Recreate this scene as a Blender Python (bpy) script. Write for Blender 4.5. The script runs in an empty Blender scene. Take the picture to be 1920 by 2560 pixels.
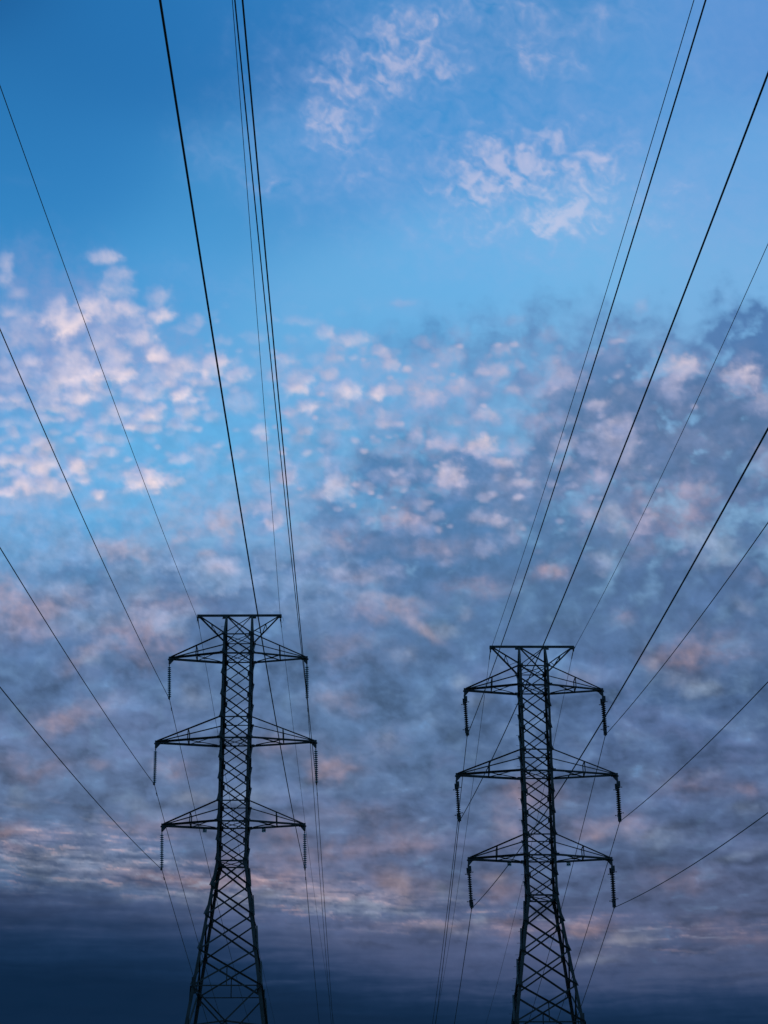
import bpy,bmesh,math
import numpy as np
from mathutils import Vector as V, Matrix
sc=bpy.context.scene
# ---------------------------------------------------------------- camera
cam=bpy.data.objects.new('camera',bpy.data.cameras.new('camera')); sc.collection.objects.link(cam); sc.camera=cam
cp,cs_=math.cos(.4266),math.sin(.4266); ro=-.0049
rx=V((1,0,0)); up=V((0,-cs_,cp)); R=rx*math.cos(ro)+up*math.sin(ro); Uv=up*math.cos(ro)-rx*math.sin(ro); Bk=R.cross(Uv)
cam.matrix_world=Matrix(((R.x,Uv.x,Bk.x,0),(R.y,Uv.y,Bk.y,0),(R.z,Uv.z,Bk.z,1.6),(0,0,0,1)))
cam.data.sensor_fit='VERTICAL'; cam.data.sensor_height=36; cam.data.lens=4802*36/2560; cam.data.clip_start=.1; cam.data.clip_end=12000
# ---------------------------------------------------------------- world: clear dusk sky (deep blue), very weak sun
w=bpy.data.worlds.new('World'); sc.world=w; w.use_nodes=True; nt=w.node_tree; bg=nt.nodes['Background']
st=nt.nodes.new('ShaderNodeTexSky'); st.sky_type='NISHITA'; st.sun_disc=False; st.ozone_density=10; st.air_density=1; st.dust_density=0
SUN_EL,SUN_ROT=math.radians(12),math.radians(215)
st.sun_elevation=SUN_EL; st.sun_rotation=SUN_ROT; nt.links.new(st.outputs[0],bg.inputs[0]); bg.inputs[1].default_value=.15
sl=bpy.data.lights.new('sun','SUN'); sl.energy=.12; sl.angle=math.radians(12); sl.color=(1,.86,.76)
so=bpy.data.objects.new('sun',sl); sc.collection.objects.link(so)
so.rotation_euler=V((math.sin(SUN_ROT)*math.cos(SUN_EL),math.cos(SUN_ROT)*math.cos(SUN_EL),math.sin(SUN_EL))).to_track_quat('Z','Y').to_euler()
sc.view_settings.view_transform='Standard'; sc.view_settings.look='None'; sc.view_settings.exposure=0; sc.view_settings.gamma=1
# ---------------------------------------------------------------- sky: procedural cloud fields over azimuth / elevation
SF=4802.0; PIT=0.4266; ROL=-0.0049; KA=math.cos(PIT)
def pix_dir(px,py):
    a,b=np.asarray(px,float)-960,np.asarray(py,float)-1280
    cr,sr=math.cos(ROL),math.sin(ROL); u=(cr*a+sr*b)/SF; v=-(-sr*a+cr*b)/SF
    c,s=math.cos(PIT),math.sin(PIT)
    return u,c-v*s,s+v*c
def sky_xy(px,py):                       # a direction seen at that place -> sky coordinates (azimuth, elevation)
    x,y,z=pix_dir(px,py)
    return 960+np.arctan2(x,y)*KA*SF, 1280-(np.arctan2(z,np.hypot(x,y))-PIT)*SF
def lin(c):
    c=np.asarray(c,float)/255
    return np.where(c<.04045,c/12.92,((c+.055)/1.055)**2.4)
def gnoise(x,y,seed):
    xi=np.floor(x).astype(np.int64); yi=np.floor(y).astype(np.int64); xf=x-xi; yf=y-yi
    def g(ix,iy,dx,dy):
        h=(ix*374761393+iy*668265263+seed*974634777)&0xffffffff
        h=((h^(h>>13))*1274126177)&0xffffffff; h=h^(h>>16)
        a=(h&1023)*(2*math.pi/1024)
        return np.cos(a)*dx+np.sin(a)*dy
    u=xf*xf*xf*(xf*(xf*6-15)+10); v=yf*yf*yf*(yf*(yf*6-15)+10)
    a=g(xi,yi,xf,yf); b=g(xi+1,yi,xf-1,yf); c=g(xi,yi+1,xf,yf-1); d=g(xi+1,yi+1,xf-1,yf-1)
    a=a+(b-a)*u; c=c+(d-c)*u
    return (a+(c-a)*v)*1.5
def fbm(x,y,seed,octv=4,gain=.5):
    s=0; amp=1; tot=0
    for o in range(octv):
        s=s+amp*gnoise(x,y,seed+o*17); tot+=amp; amp*=gain; x=x*2.03+11.3; y=y*2.03-7.1
    return s/tot
def sst(a,b,x):
    t=np.clip((x-a)/(b-a),0,1); return t*t*(3-2*t)
def blend(ctrl,X,Y,pw=2.2,sx=1.0):       # smooth field through scattered control colours
    num=0; den=0
    for x,y,c in ctrl:
        x,y=sky_xy(x,y)
        r=((X-x)**2*.6+(Y-y)**2*1.5)/(pw*130)**2
        w=np.exp(-r)+1e-5/(1+r)**2
        num=num+w[...,None]*lin(c); den=den+w
    return num/den[...,None]
CLEAR=[(-60,-80,(30,94,156)),(160,170,(40,112,176)),(30,330,(44,120,184)),(330,40,(38,112,178)),(60,560,(54,134,198)),(250,410,(52,129,194)),(60,800,(70,150,212)),(480,140,(44,118,184)),(700,60,(48,122,190)),(600,500,(68,146,206)),
 (830,730,(108,174,226)),(820,430,(80,150,214)),(1200,330,(66,146,212)),(1000,90,(62,138,204)),(1330,60,(68,138,202)),(1560,230,(84,152,216)),(1870,70,(93,148,213)),(1800,450,(106,166,224)),
 (1500,640,(116,180,230)),(1150,650,(106,176,230)),(1850,700,(120,176,226)),(430,690,(80,158,218)),(520,1000,(98,172,226)),(330,1180,(104,178,230)),(900,900,(104,174,226)),
 (900,1150,(108,172,222)),(1300,950,(120,178,226)),(100,1250,(98,166,222)),(700,1400,(112,165,216)),(1700,1300,(128,172,214)),(1600,950,(124,172,218)),(1350,1200,(118,170,216)),(1000,1500,(118,162,208)),(300,1700,(120,156,200)),(960,2000,(130,155,195)),(1750,2000,(120,148,188)),(960,2500,(30,60,100))]
SHADE=[(1000,860,(84,142,196)),(1500,800,(92,134,184)),(1880,830,(70,112,166)),(1650,1050,(92,122,170)),(1250,950,(90,136,186)),(950,1150,(82,132,184)),(1000,1300,(78,126,178)),(1450,1150,(96,130,178)),
 (1880,1150,(92,124,170)),(1000,1400,(78,124,176)),(1350,1330,(88,128,176)),(1750,1420,(82,116,166)),(500,1250,(104,152,202)),(210,1415,(92,140,190)),(210,1510,(88,122,170)),(550,1500,(84,116,164)),(100,1600,(86,116,162)),(800,1480,(88,126,174)),
 (1200,1450,(90,126,172)),(210,1690,(82,114,164)),(210,1876,(100,120,166)),(700,1640,(92,122,170)),(980,1700,(86,120,168)),(980,1876,(90,118,162)),(1720,1570,(90,122,168)),(1720,1753,(70,102,152)),(1300,1750,(84,112,162)),(210,2000,(96,120,163)),(980,2061,(82,108,152)),(600,1950,(92,116,162)),
 (1720,1907,(86,104,150)),(1720,2000,(82,104,148)),(1450,2000,(84,110,156)),(150,2130,(86,106,148)),(700,2150,(96,112,154)),(980,2153,(90,102,144)),(1300,2150,(86,108,152)),(1720,2184,(84,98,138)),(250,2260,(70,92,136)),(980,2307,(90,97,135)),(1720,2307,(82,92,130)),(1300,2330,(86,96,138)),(700,2290,(92,104,146)),(1720,2420,(74,86,122)),(1250,2420,(78,90,130))]
# dark cloud masses: x, y, rx, ry, tilt degrees, strength
DARK=[(970,1190,70,36,0,.7),(860,1210,60,30,0,.45),(1250,1215,70,40,0,.7),(950,1390,90,44,0,.8),(1060,1440,90,44,0,.8),(1190,1395,90,40,0,.8),(1330,1200,60,36,0,.5),(1120,1270,60,30,0,.5),(800,1300,70,34,0,.45),(690,1240,60,30,0,.35),(1420,1370,90,40,0,.6),(1560,1290,60,40,0,.5),(760,1400,70,30,0,.4),(640,1400,70,34,0,.4),(1240,845,190,48,-6,.75),(1060,850,100,30,0,.5),(1120,830,150,28,-8,.55),(1300,905,90,60,10,.6),(1420,800,130,60,0,.35),(1560,900,120,75,15,.75),(1640,850,150,50,0,.4),(1880,840,80,60,10,1.2),(1900,960,90,110,0,.8),(1440,1000,90,70,0,.6),(1680,1060,170,110,0,.9),(1800,1200,220,150,0,.9),
 (1400,1130,130,90,0,.6),(1250,970,80,50,0,.4),(1490,960,70,60,0,.6),(1540,1120,90,90,0,.6),(1060,1120,110,55,10,.65),(960,1180,90,50,0,.5),(1010,1340,170,65,-10,.95),(1180,1310,140,50,-20,.75),(1170,1210,110,50,0,.6),(1310,1290,120,60,0,.5),(900,1360,90,60,0,.5),(1300,1420,160,70,10,.6),
 (820,1100,60,60,0,.25),(700,1140,80,40,0,.25),(260,1490,160,70,0,.9),(420,1460,130,60,10,.7),(560,1560,150,80,0,.7),(150,1560,110,60,0,.4),(760,1480,110,50,0,.6),(860,1560,150,60,0,.5),(1050,1600,160,80,0,.5),(500,1330,90,40,0,.35),(600,1280,60,40,0,.2),(120,1340,120,40,0,.2),(330,1380,80,40,0,.3),
 (1600,1450,200,100,0,.7),(1850,1560,160,120,0,.8),(1200,1560,100,70,0,.5),(1400,1600,120,60,0,.4),(880,830,60,40,20,.35),(1080,910,100,40,10,.35),(720,880,60,25,0,.2),(940,1010,70,40,0,.3),(1130,1030,70,40,0,.35)]
# lit puffs: x, y, rx, ry, brightness   (source A: left, B: right)
PA='8,90,30,30,.4;20,160,34,26,.4;70,230,40,20,.3;30,300,40,22,.35;90,360,44,24,.35;20,790,30,14,.4;60,840,24,12,.35;120,800,30,12,.35;40,900,24,14,.45;230,830,22,10,.35;160,1000,20,14,.5;60,1000,26,14,.5;130,1080,26,14,.5;190,1000,22,14,.5;360,920,26,12,.4;500,780,26,12,.5;590,710,26,14,.45;690,720,26,12,.45;730,620,28,16,.5;470,660,30,14,.5;560,640,28,14,.45;820,600,34,18,.4;890,610,30,16,.4;880,720,26,12,.3;960,620,28,14,.35;440,75,60,22,.55;280,340,75,48,1;245,290,40,40,.55;320,352,30,26,.7;410,270,65,38,.85;450,320,50,38,.5;500,140,50,24,.4;505,195,60,40,.42;540,290,48,32,.7;680,240,45,32,.45;685,320,55,26,.72;590,350,35,14,.4;600,405,66,40,.7;670,490,48,33,.95;430,430,55,38,.6;490,500,50,40,.65;515,575,52,34,.95;355,575,85,48,.85;300,520,80,50,.5;230,610,75,36,.6;130,515,45,22,.5;300,480,50,35,.5;335,672,52,28,.75;230,725,55,18,.75;200,668,55,24,.4;60,682,38,18,.6;100,310,55,24,.35;640,660,58,26,.6;782,665,38,30,.9;640,750,58,26,.75;520,730,48,24,.6;698,632,24,17,.45;740,560,65,36,.6;780,520,58,28,.45;640,580,45,28,.45;560,800,28,14,.7;650,812,38,16,.6;420,845,42,24,.55;460,912,42,17,.42;780,795,42,21,.5;855,815,18,11,.45;800,742,42,24,.6;832,690,22,11,.5;860,655,22,14,.4;905,530,58,42,.75;955,515,28,18,.7;1020,582,44,26,.55;1040,690,58,38,.28;1115,815,34,21,.55;165,868,28,19,.7;120,900,24,17,.55;200,892,24,17,.55;85,945,42,23,.75;8,945,30,28,.65;330,975,44,29,.95;350,1025,44,17,.55;265,1005,28,21,.55;175,965,48,33,.8;105,1038,44,27,.8;187,1052,48,27,.75;20,1010,24,12,.5;30,1088,40,20,.85;270,1072,38,28,.55;420,1092,24,17,.75;618,1028,68,42,.95;670,1087,20,10,.4;780,940,40,19,.5;740,1042,40,19,.5;545,945,15,10,.4;1405,395,34,21,.5;1530,420,66,26,.5;1310,350,48,14,.22;1230,515,48,23,.38;1280,605,58,38,.5;1270,640,46,24,.75;1330,600,28,18,.45;1490,640,60,32,.7;1625,655,34,24,.9;1325,715,46,20,.65;1640,745,20,20,.4;1525,505,18,11,.35;1325,918,21,11,.5;1640,480,24,14,.4;935,890,18,8,.35;1010,930,28,12,.28;1450,1050,60,50,.55;1250,1040,30,14,.4;30,120,25,28,.2;12,180,28,24,.22;120,420,70,40,.3;60,560,60,45,.3;25,420,50,60,.25;800,380,40,18,.25;540,860,30,14,.2;240,775,28,10,.4;310,760,20,14,.35;390,790,22,10,.3;500,860,34,14,.3;100,710,26,14,.3;70,780,40,14,.2;10,860,26,14,.3;450,1010,26,12,.25;560,1075,30,14,.3'
PB='165,685,50,40,1.05;338,635,48,28,.95;300,630,40,20,.4;285,500,55,28,.5;200,520,60,28,.25;105,560,17,11,.75;0,490,24,14,.45;10,750,20,14,.55;440,760,42,19,.55;420,895,46,29,.95;375,710,24,18,.4;160,780,38,23,.3;560,650,24,14,.75;445,675,18,14,.4;755,585,55,40,.85;690,612,80,48,.38;670,785,44,27,.65;920,712,33,19,.7;1010,440,24,8,.9;1105,290,18,23,.38;560,345,38,18,.28;1010,792,48,20,1.05;1060,825,30,20,1.05;1000,890,75,55,.42;1275,560,50,42,.8;1250,640,36,46,.58;1340,725,14,8,.65;1540,590,48,38,.85;1620,610,22,24,.75;1640,700,38,28,.5;270,1018,50,34,.9;310,1065,48,30,.6;510,965,44,19,.7;605,1057,28,17,.7;540,1070,90,36,.42;780,890,38,23,.55;930,1015,33,14,.85;900,1050,58,38,.42;1310,860,75,38,.32;1350,1080,58,28,.45;1640,960,38,55,.35;40,1030,58,24,.5;80,278,44,11,.25;20,650,30,14,.3;90,610,40,14,.3;180,575,30,16,.25;230,600,30,14,.3;640,1000,40,20,.35;850,610,30,16,.3'
# lower deck pink / pale patches: x, y (whole photo), rx, ry, tilt, brightness, tint 0 blue-white .. 1 pink
PC='120,1118,30,16,0,.45,.6;60,1225,50,18,0,.35,.7;245,1255,30,16,10,.5,.6;310,1372,42,17,-8,.75,.8;560,1305,28,20,0,.7,.7;555,1320,40,40,0,.3,.9;445,1305,35,40,0,.3,.9;443,1350,18,9,0,.6,.8;512,1388,18,8,0,.5,.8;553,1420,24,12,0,.6,.8;360,1395,18,6,20,.4,.7;20,1470,34,36,0,.55,.9;40,1520,44,20,0,.7,1;125,1525,24,15,0,.55,.9;60,1570,60,18,0,.45,.9;185,1490,25,15,0,.35,.9;360,1590,50,45,0,.5,1;440,1510,55,25,0,.3,1;300,1570,50,25,0,.3,1;215,1640,45,12,-35,.5,.8;222,1652,16,9,0,.55,.1;140,1810,35,18,-20,.5,1;210,1780,60,18,-25,.35,.9;480,1740,26,20,0,.3,.2;990,1290,40,20,0,.35,.9;860,1350,50,20,0,.35,.9;900,1440,50,13,5,.4,.7;980,1500,64,11,8,.62,.7;990,1522,44,8,12,.4,.9;1040,1560,44,9,35,.6,.7;1065,1572,22,9,30,.8,.6;1115,1575,22,10,10,.7,.2;930,1530,40,14,0,.4,.9;1165,1535,12,10,0,.5,.4;1200,1470,60,18,0,.3,1;1370,1430,30,12,0,.45,1;1385,1425,18,9,0,.4,.9;1090,1370,70,16,0,.3,.9;1030,1300,30,10,0,.4,.9;1280,1300,30,30,0,.3,.5;1540,1300,16,40,-15,.5,.1;1780,1360,30,30,30,.75,.0;1740,1345,30,12,20,.6,.1;1810,1390,14,12,50,.6,.1;1520,1400,25,18,20,.55,.1;1510,1280,30,12,0,.3,.6;1620,1290,55,40,0,.25,1;1735,1270,40,45,0,.32,1;1860,1510,20,10,40,.45,.3;1560,1545,18,14,0,.35,.9;1700,1640,45,14,0,.4,1;1635,1660,14,12,0,.6,.6;1760,1620,60,30,0,.35,1;1755,1722,26,14,0,.65,.05;1700,1700,40,16,20,.4,.3;1450,1690,30,12,0,.25,.6;1155,1705,18,12,0,.55,.05;1185,1750,26,10,0,.3,.1;1010,1640,20,14,0,.4,.3;870,1620,60,30,0,.25,.8;840,1750,40,20,0,.3,.9;960,1850,26,16,0,.35,.4;840,1910,40,22,0,.55,.9;820,1925,30,20,0,.35,1;700,1860,50,18,0,.3,1;90,1920,50,22,0,.35,1;50,1980,18,12,0,.4,.1;60,2010,30,12,0,.3,.2;430,1925,30,14,0,.55,1;250,1910,20,10,0,.3,.9;500,2000,28,10,0,.45,.3;480,1985,20,10,0,.5,.3;340,2010,40,14,20,.4,.15;450,2000,20,12,0,.35,.2;620,1990,36,14,0,.4,.1;420,2060,70,16,0,.3,1;300,2080,60,20,0,.25,.7;20,2080,40,10,-10,.85,1;30,2122,20,8,0,.7,1;20,2060,26,8,0,.4,1;100,2090,60,14,-8,.4,.7;160,2130,90,12,-6,.5,.4;90,2150,90,10,4,.45,.3;230,2170,80,12,-4,.5,.4;330,2150,70,16,0,.35,.3;60,2170,60,8,6,.35,.1;140,2200,60,7,8,.4,.1;280,2215,50,7,4,.35,.1;430,2195,90,14,3,.75,.95;500,2205,50,10,6,.6,1;560,2215,40,14,0,.5,.9;480,2240,70,10,3,.6,.3;590,2240,60,9,0,.5,.2;660,2205,45,10,-5,.85,1;640,2200,20,8,0,.6,1;720,2190,50,20,0,.4,.9;740,2225,60,10,5,.55,.7;700,2245,60,9,5,.65,.4;800,2215,50,18,0,.5,.8;850,2240,60,10,0,.65,.7;880,2260,50,8,5,.7,.2;930,2265,30,8,10,.7,.2;900,2285,40,6,10,.6,.1;830,2275,50,6,5,.45,.3;350,2245,50,6,-8,.3,.1;540,2260,70,6,0,.35,.2;990,2240,50,14,0,.4,.9;1010,2215,60,16,0,.35,.9;960,2190,40,14,0,.35,1;1000,2275,40,8,0,.45,.2;1050,2285,30,6,10,.35,.2;985,2210,24,12,10,.55,1;1010,2240,40,12,10,.5,.4;1100,2230,20,12,40,.4,.1;1150,2225,16,9,60,.35,.1;1040,2315,60,8,0,.5,.8;1120,2310,60,8,0,.3,.6;1235,2195,26,12,10,.8,.8;1250,2198,12,8,0,.7,.5;1255,2235,30,14,0,.5,1;1260,2310,40,10,0,.4,1;1205,2300,14,14,40,.5,.1;1140,2330,40,7,10,.4,.4;1290,2330,50,8,0,.3,1;1440,2310,60,14,0,.4,1;1470,2325,36,10,0,.6,1;1445,2330,24,8,0,.5,.8;1540,2345,30,10,-25,.5,.5;1580,2350,40,8,0,.75,.4;1550,2355,22,7,0,.7,.4;1610,2335,26,6,-20,.5,.3;1480,2400,40,7,0,.55,.3;1450,2405,24,6,0,.4,.3;1520,2380,40,6,0,.25,.5;1700,2200,60,20,0,.25,1;1500,2070,60,20,0,.35,1;1570,2050,26,16,0,.3,1;1480,2090,30,10,0,.4,1;1650,2100,26,16,0,.35,.05;1620,2080,60,16,0,.25,.3;1720,1960,60,20,0,.25,1;1870,1975,26,12,0,.4,1;1880,2020,30,10,0,.4,.1;1300,1960,30,16,-10,.3,1;1340,2000,60,18,0,.35,1;1275,2070,30,30,0,.35,1;1300,1990,30,12,20,.4,1;990,2200,30,18,0,.5,.5;1000,2090,40,18,0,.3,1;1060,2110,50,20,0,.3,1;1850,2140,40,8,-10,.3,.1;1880,2350,40,14,0,.25,1;1780,2320,60,20,0,.2,1;880,2040,60,20,0,.25,.9;900,2120,60,16,0,.3,1;820,2140,60,20,0,.3,1;700,2120,40,30,0,.25,1;720,2080,40,20,0,.3,1;560,2150,30,20,0,.3,1'
# high thin wisps: x, y, rx, ry, tilt, strength
WISP=[(1110,20,110,26,5,.5),(1050,120,75,36,15,.5),(1060,135,24,26,30,.55),(950,165,120,50,-22,.85),(890,215,80,36,-35,.7),(1000,100,60,40,0,.5),(1080,215,70,20,5,.35),(830,250,60,50,-30,.5),(815,300,50,34,30,.45),(850,340,50,22,35,.7),(880,350,34,16,30,.6),(820,310,18,12,0,.5),(860,420,60,24,35,.5),(915,475,34,18,10,.45),(820,330,90,90,0,.3),(880,440,40,20,0,.3),
 (1190,15,50,22,0,.4),(1330,25,50,30,20,.5),(1345,30,20,14,0,.4),(1300,110,44,34,50,.6),(1320,135,24,20,40,.5),(1400,165,44,20,20,.65),(1425,170,26,11,0,.55),(1360,150,60,18,25,.4),(1510,50,60,22,0,.5),(1520,40,40,14,0,.4),(1580,85,26,10,0,.35),(1430,95,40,10,0,.35),(1590,10,20,14,0,.4),(1420,70,120,30,-10,.25),(1730,180,36,18,0,.28),
 (1400,270,120,26,8,.3),(1330,265,40,12,0,.3),(1480,285,40,10,0,.3),(1060,330,30,14,-30,.5),(1055,390,24,14,-30,.4),(1010,435,26,10,0,.35),(1050,560,60,30,0,.3),(1150,450,80,40,20,.4),(1130,440,40,24,30,.5),(1225,430,60,50,20,.7),(1240,450,38,34,30,1.0),(1215,410,26,18,0,.8),(1265,470,36,20,0,.7),(1345,390,60,26,0,.7),(1360,405,40,24,0,.6),(1300,370,70,20,0,.45),(1380,350,60,30,0,.5),(1420,430,46,24,0,.7),(1510,400,46,30,0,.6),(1490,415,30,20,10,.8),(1540,410,40,14,-15,.7),(1530,450,36,16,0,.8),(1560,350,30,24,0,.35),(1450,480,60,30,0,.4),(1400,540,44,36,0,.95),(1385,560,50,22,0,.9),(1415,560,30,18,0,.6),(1370,550,16,12,0,.7),(1475,545,30,22,60,.75),(1470,560,22,14,0,.5),(1120,500,50,24,45,.4),(1150,480,24,30,0,.4),(1080,540,60,20,10,.35),(1250,590,50,20,0,.3),(1200,560,40,30,0,.25),(1060,590,40,14,0,.25),(1340,570,60,12,0,.3),
 (1680,490,50,16,-25,.6),(1700,480,24,10,-25,.5),(1690,520,60,24,-20,.4),(1640,540,60,26,0,.4),(1620,510,40,30,0,.35),(1670,590,40,12,0,.4),(1850,540,60,20,0,.35),(1780,420,80,30,0,.25),(1740,610,60,14,0,.25),
 (530,385,42,26,38,.55),(505,370,22,22,30,.4),(565,418,24,10,10,.5),(690,455,44,22,12,.8),(680,450,26,14,0,.5),(700,470,34,10,0,.5),(720,470,18,10,0,.4),(665,478,30,10,0,.45),(590,250,40,10,10,.25),(680,120,50,18,20,.25),(660,315,26,16,35,.35),(640,220,30,10,0,.2),(60,450,30,6,0,.12),(30,620,50,20,-20,.3),(60,615,60,16,10,.2),(600,700,120,16,8,.2),(880,600,30,10,-10,.3),(850,580,20,8,0,.25),
 (1310,415,150,50,0,.22),(1265,450,40,34,20,.5),(1400,548,44,26,0,.6),(1345,400,60,24,0,.35),(930,180,110,60,-40,.2),(1040,130,80,40,20,.3),(1330,420,230,80,0,.42),(1400,545,110,50,5,.3),(920,210,120,90,-35,.35),(1000,130,130,60,-10,.3),(860,360,90,70,20,.25),(1120,480,120,70,20,.28),(1250,80,160,60,10,.22),(1060,640,60,22,0,.3),(1130,640,40,12,0,.25),(1310,650,60,16,15,.3),(1010,762,40,8,3,.55),(1100,785,60,8,8,.3),(1120,690,60,10,5,.2),(1850,610,60,40,0,.3),(1600,300,200,200,0,.18),(1800,250,200,260,0,.25),(1420,650,80,30,0,.2),(560,720,110,20,10,.25),(520,740,60,30,0,.2)]
def cloud_layers(xs,ys,detail=1.0):
    X,Y=np.meshgrid(xs,ys); R=lambda s:[list(map(float,q.split(','))) for q in s.split(';')]
    dens=lambda: np.zeros_like(X)
    w1x=fbm(X/95,Y/80,1,4); w1y=fbm(X/95+40,Y/80,2,4)
    Yd=Y*1.02+np.clip(Y-1650,0,1800)**2/720     # cloud deck foreshortens towards the horizon
    def splat(F,x,y,rx,ry,tilt,b,warp=.55,p=2.0,lit=0.0):
        x,y=sky_xy(x,y); R_=3.0*max(rx,ry)+60
        i0,i1=np.searchsorted(xs,[x-R_,x+R_]); j0,j1=np.searchsorted(ys,[y-R_,y+R_])
        if i1<=i0 or j1<=j0: return
        sl=(slice(j0,j1),slice(i0,i1)); k=warp*min(rx,ry)*1.7
        dx=X[sl]-x+w1x[sl]*k*1.3+w2x[sl]*k*.55; dy=Y[sl]-y+w1y[sl]*k*1.1+w2y[sl]*k*.5
        t=math.radians(tilt); c,s=math.cos(t),math.sin(t); q=((c*dx+s*dy)/rx)**2+((-s*dx+c*dy)/ry)**2
        F[sl]+=b*np.exp(-.62*q**(p/2))*(1+lit*np.clip((dy/ry*.5+dx/rx*.25),-.8,.8))
    w2x=fbm(X/34,Y/30,5,3); w2y=fbm(X/34+9,Y/30,6,3)
    fine=fbm(X/24+w2x*.3,Y/20+w2y*.3,8,4,.55); soft=fbm(X/42+w1x*.4,Y/36+w1y*.4,14,4,.5); mid=fbm(X/66+w1x*.35,Yd/66+w1y*.35,21,5,.55); cell2=fbm(X/78+w1x*.5,Y/66+w1y*.5,61,4,.5); big=fbm(X/240,Yd/230,31,4); cell=fbm(X/125+w1x*.35,Yd/110+w1y*.35,41,6,.55)
    # thin wisps
    W=dens()
    for q in WISP: splat(W,q[0],q[1],q[2]*1.4,q[3]*1.45,q[4],q[5]*(.62 if q[1]<190 and q[0]>1020 else .52),warp=.8,p=1.6)
    streak=fbm((X*.9+Y*.43)/80+w1x,(Y*.9-X*.43)/32+w1y*1.5,51,5,.5)
    fib=fbm((X*.75-Y*.66)/80+w1x*1.2,(Y*.75+X*.66)/22+w1y*2,57,4,.5)
    W=W*np.clip(.78+.95*streak+.35*soft+.14*fine+.4*fib,.02,2.4)
    # dark masses
    D=dens()
    for q in DARK: splat(D,*q[:5],q[5]*(.55 if q[1]<960 and q[0]<1700 else 1.0),warp=.6)
    D=D*np.clip(.95+1.15*cell2+.5*soft+.25*fine,.0,2.2)
    deck=sst(1300,1640,Y+70*big+110*cell)            # the overcast deck lower down
    # lit puffs: each one is laid over the ones before it, bright below and to the right, mauve above
    PC_=np.zeros(X.shape+(3,)); PA_=dens()
    def puff(x,y,rx,ry,b,c0,c1,dirx,diry,warp,base):
        x,y=sky_xy(x,y); R_=2.6*max(rx,ry)+40
        i0,i1=np.searchsorted(xs,[x-R_,x+R_]); j0,j1=np.searchsorted(ys,[y-R_,y+R_])
        if i1<=i0 or j1<=j0: return
        sl=(slice(j0,j1),slice(i0,i1)); k=warp*min(rx,ry)*1.7
        dx=X[sl]-x+w1x[sl]*k*1.1+w2x[sl]*k*.75; dy=Y[sl]-y+w1y[sl]*k+w2y[sl]*k*.65
        q=(dx/rx)**2+(dy/ry)**2
        a=np.clip(b*1.05,0,.97)*np.exp(-.5*(q*np.clip(1-.55*fine[sl]-.35*soft[sl],.4,1.8))**1.7)*np.clip(1+.3*soft[sl]+.3*fine[sl],.3,1.5); a=np.clip(a,0,1)
        t=np.clip(base+dirx*dx/rx+diry*dy/ry+.35*soft[sl],0,1)*min(1,.45+.6*b)
        col=c0+(c1-c0)*t[...,None]
        PC_[sl]=PC_[sl]*(1-a[...,None])+col*a[...,None]; PA_[sl]=1-(1-PA_[sl])*(1-a)
    rg=np.random.RandomState(7); S_=.5787
    lm,lw=lin((148,170,216)),lin((242,224,230)); rm,rw=lin((140,158,204)),lin((234,215,222))
    for i in range(420):                 # faint small scraps between the named puffs
        x=rg.uniform(-60,1000); y=rg.uniform(760,1360); r=rg.uniform(6,17)
        w=math.exp(-((x-250)/520)**2)*math.exp(-((y-1000)/260)**2)
        puff(x,y,r*1.25,r*.8,rg.uniform(.15,.5)*w,lm,lw,.2,.3,.6,.5)
    for i in range(340):
        x=rg.uniform(650,2000); y=rg.uniform(830,1450); r=rg.uniform(6,24)
        puff(x,y,r*1.25,r*.85,rg.uniform(.06,.3)*(1-.45*(x>1300)),rm,rw,.1,-.1,.6,.4)
    for i in range(120):
        x=rg.uniform(-60,900); y=rg.uniform(1130,1560); r=rg.uniform(14,46)
        puff(x,y,r*1.4,r*.7,rg.uniform(.08,.30),lin((134,170,214)),lin((176,186,214)),.1,.2,.7,.4)
    for i in range(200):
        x=rg.uniform(640,1650); y=rg.uniform(860,1330); r=5+13*rg.uniform(0,1)**2
        puff(x,y,r*1.3,r*.85,rg.uniform(.2,.62)*(1-.4*(x>1300)),rm,rw,.15,.1,.5,.5)
    for x,y,rx,ry,b in R(PA): puff(x*S_,600+y*S_,rx*S_*.98,ry*S_*1.1,b,lm,lw,.28,.42,.36,.55)
    for x,y,rx,ry,b in R(PB): puff(960+x*S_,600+y*S_,rx*S_*1.9,ry*S_*1.9,b*.2,rm,lin((184,180,210)),.1,-.1,.5,.4)
    for x,y,rx,ry,b in R(PB): puff(960+x*S_,600+y*S_,rx*S_*1.1,ry*S_*1.15,b*.78*(.8+.35*math.sin(x*12.9+y*7.3)),rm,rw,.12,-.22,.5,.6)
    # soft mauve body behind the left puffs
    B=dens()
    for q in [(120,830,150,90,0,.55),(210,900,150,80,10,.6),(60,950,110,70,0,.5),(330,880,130,60,15,.35),(430,920,110,60,0,.3),(130,1000,100,40,0,.25),(270,760,90,50,10,.3),(60,700,90,50,0,.22),(520,960,70,60,0,.2),(60,1170,120,60,0,.25),(370,1010,90,60,0,.2),(800,930,150,60,0,.2),(860,1000,120,50,0,.2),(1100,1000,120,60,0,.2)]: splat(B,*q,warp=.7)
    B=1.0*B*np.clip(.95+.9*soft+.6*mid,.1,2)
    P=dens(); Pt=dens()
    for x,y,rx,ry,t,b,k in R(PC):
        for F,bb in((P,b),(Pt,b*k)): splat(F,x,y,rx*1.05,ry*1.1,t,bb,warp=.75)
    return dict(X=X,Y=Y,W=W,D=D,deck=deck,PC=PC_,PA=PA_,B=B,P=P,Pt=Pt,fine=fine,soft=soft,cell2=cell2,mid=mid,big=big,cell=cell,streak=streak)
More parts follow.
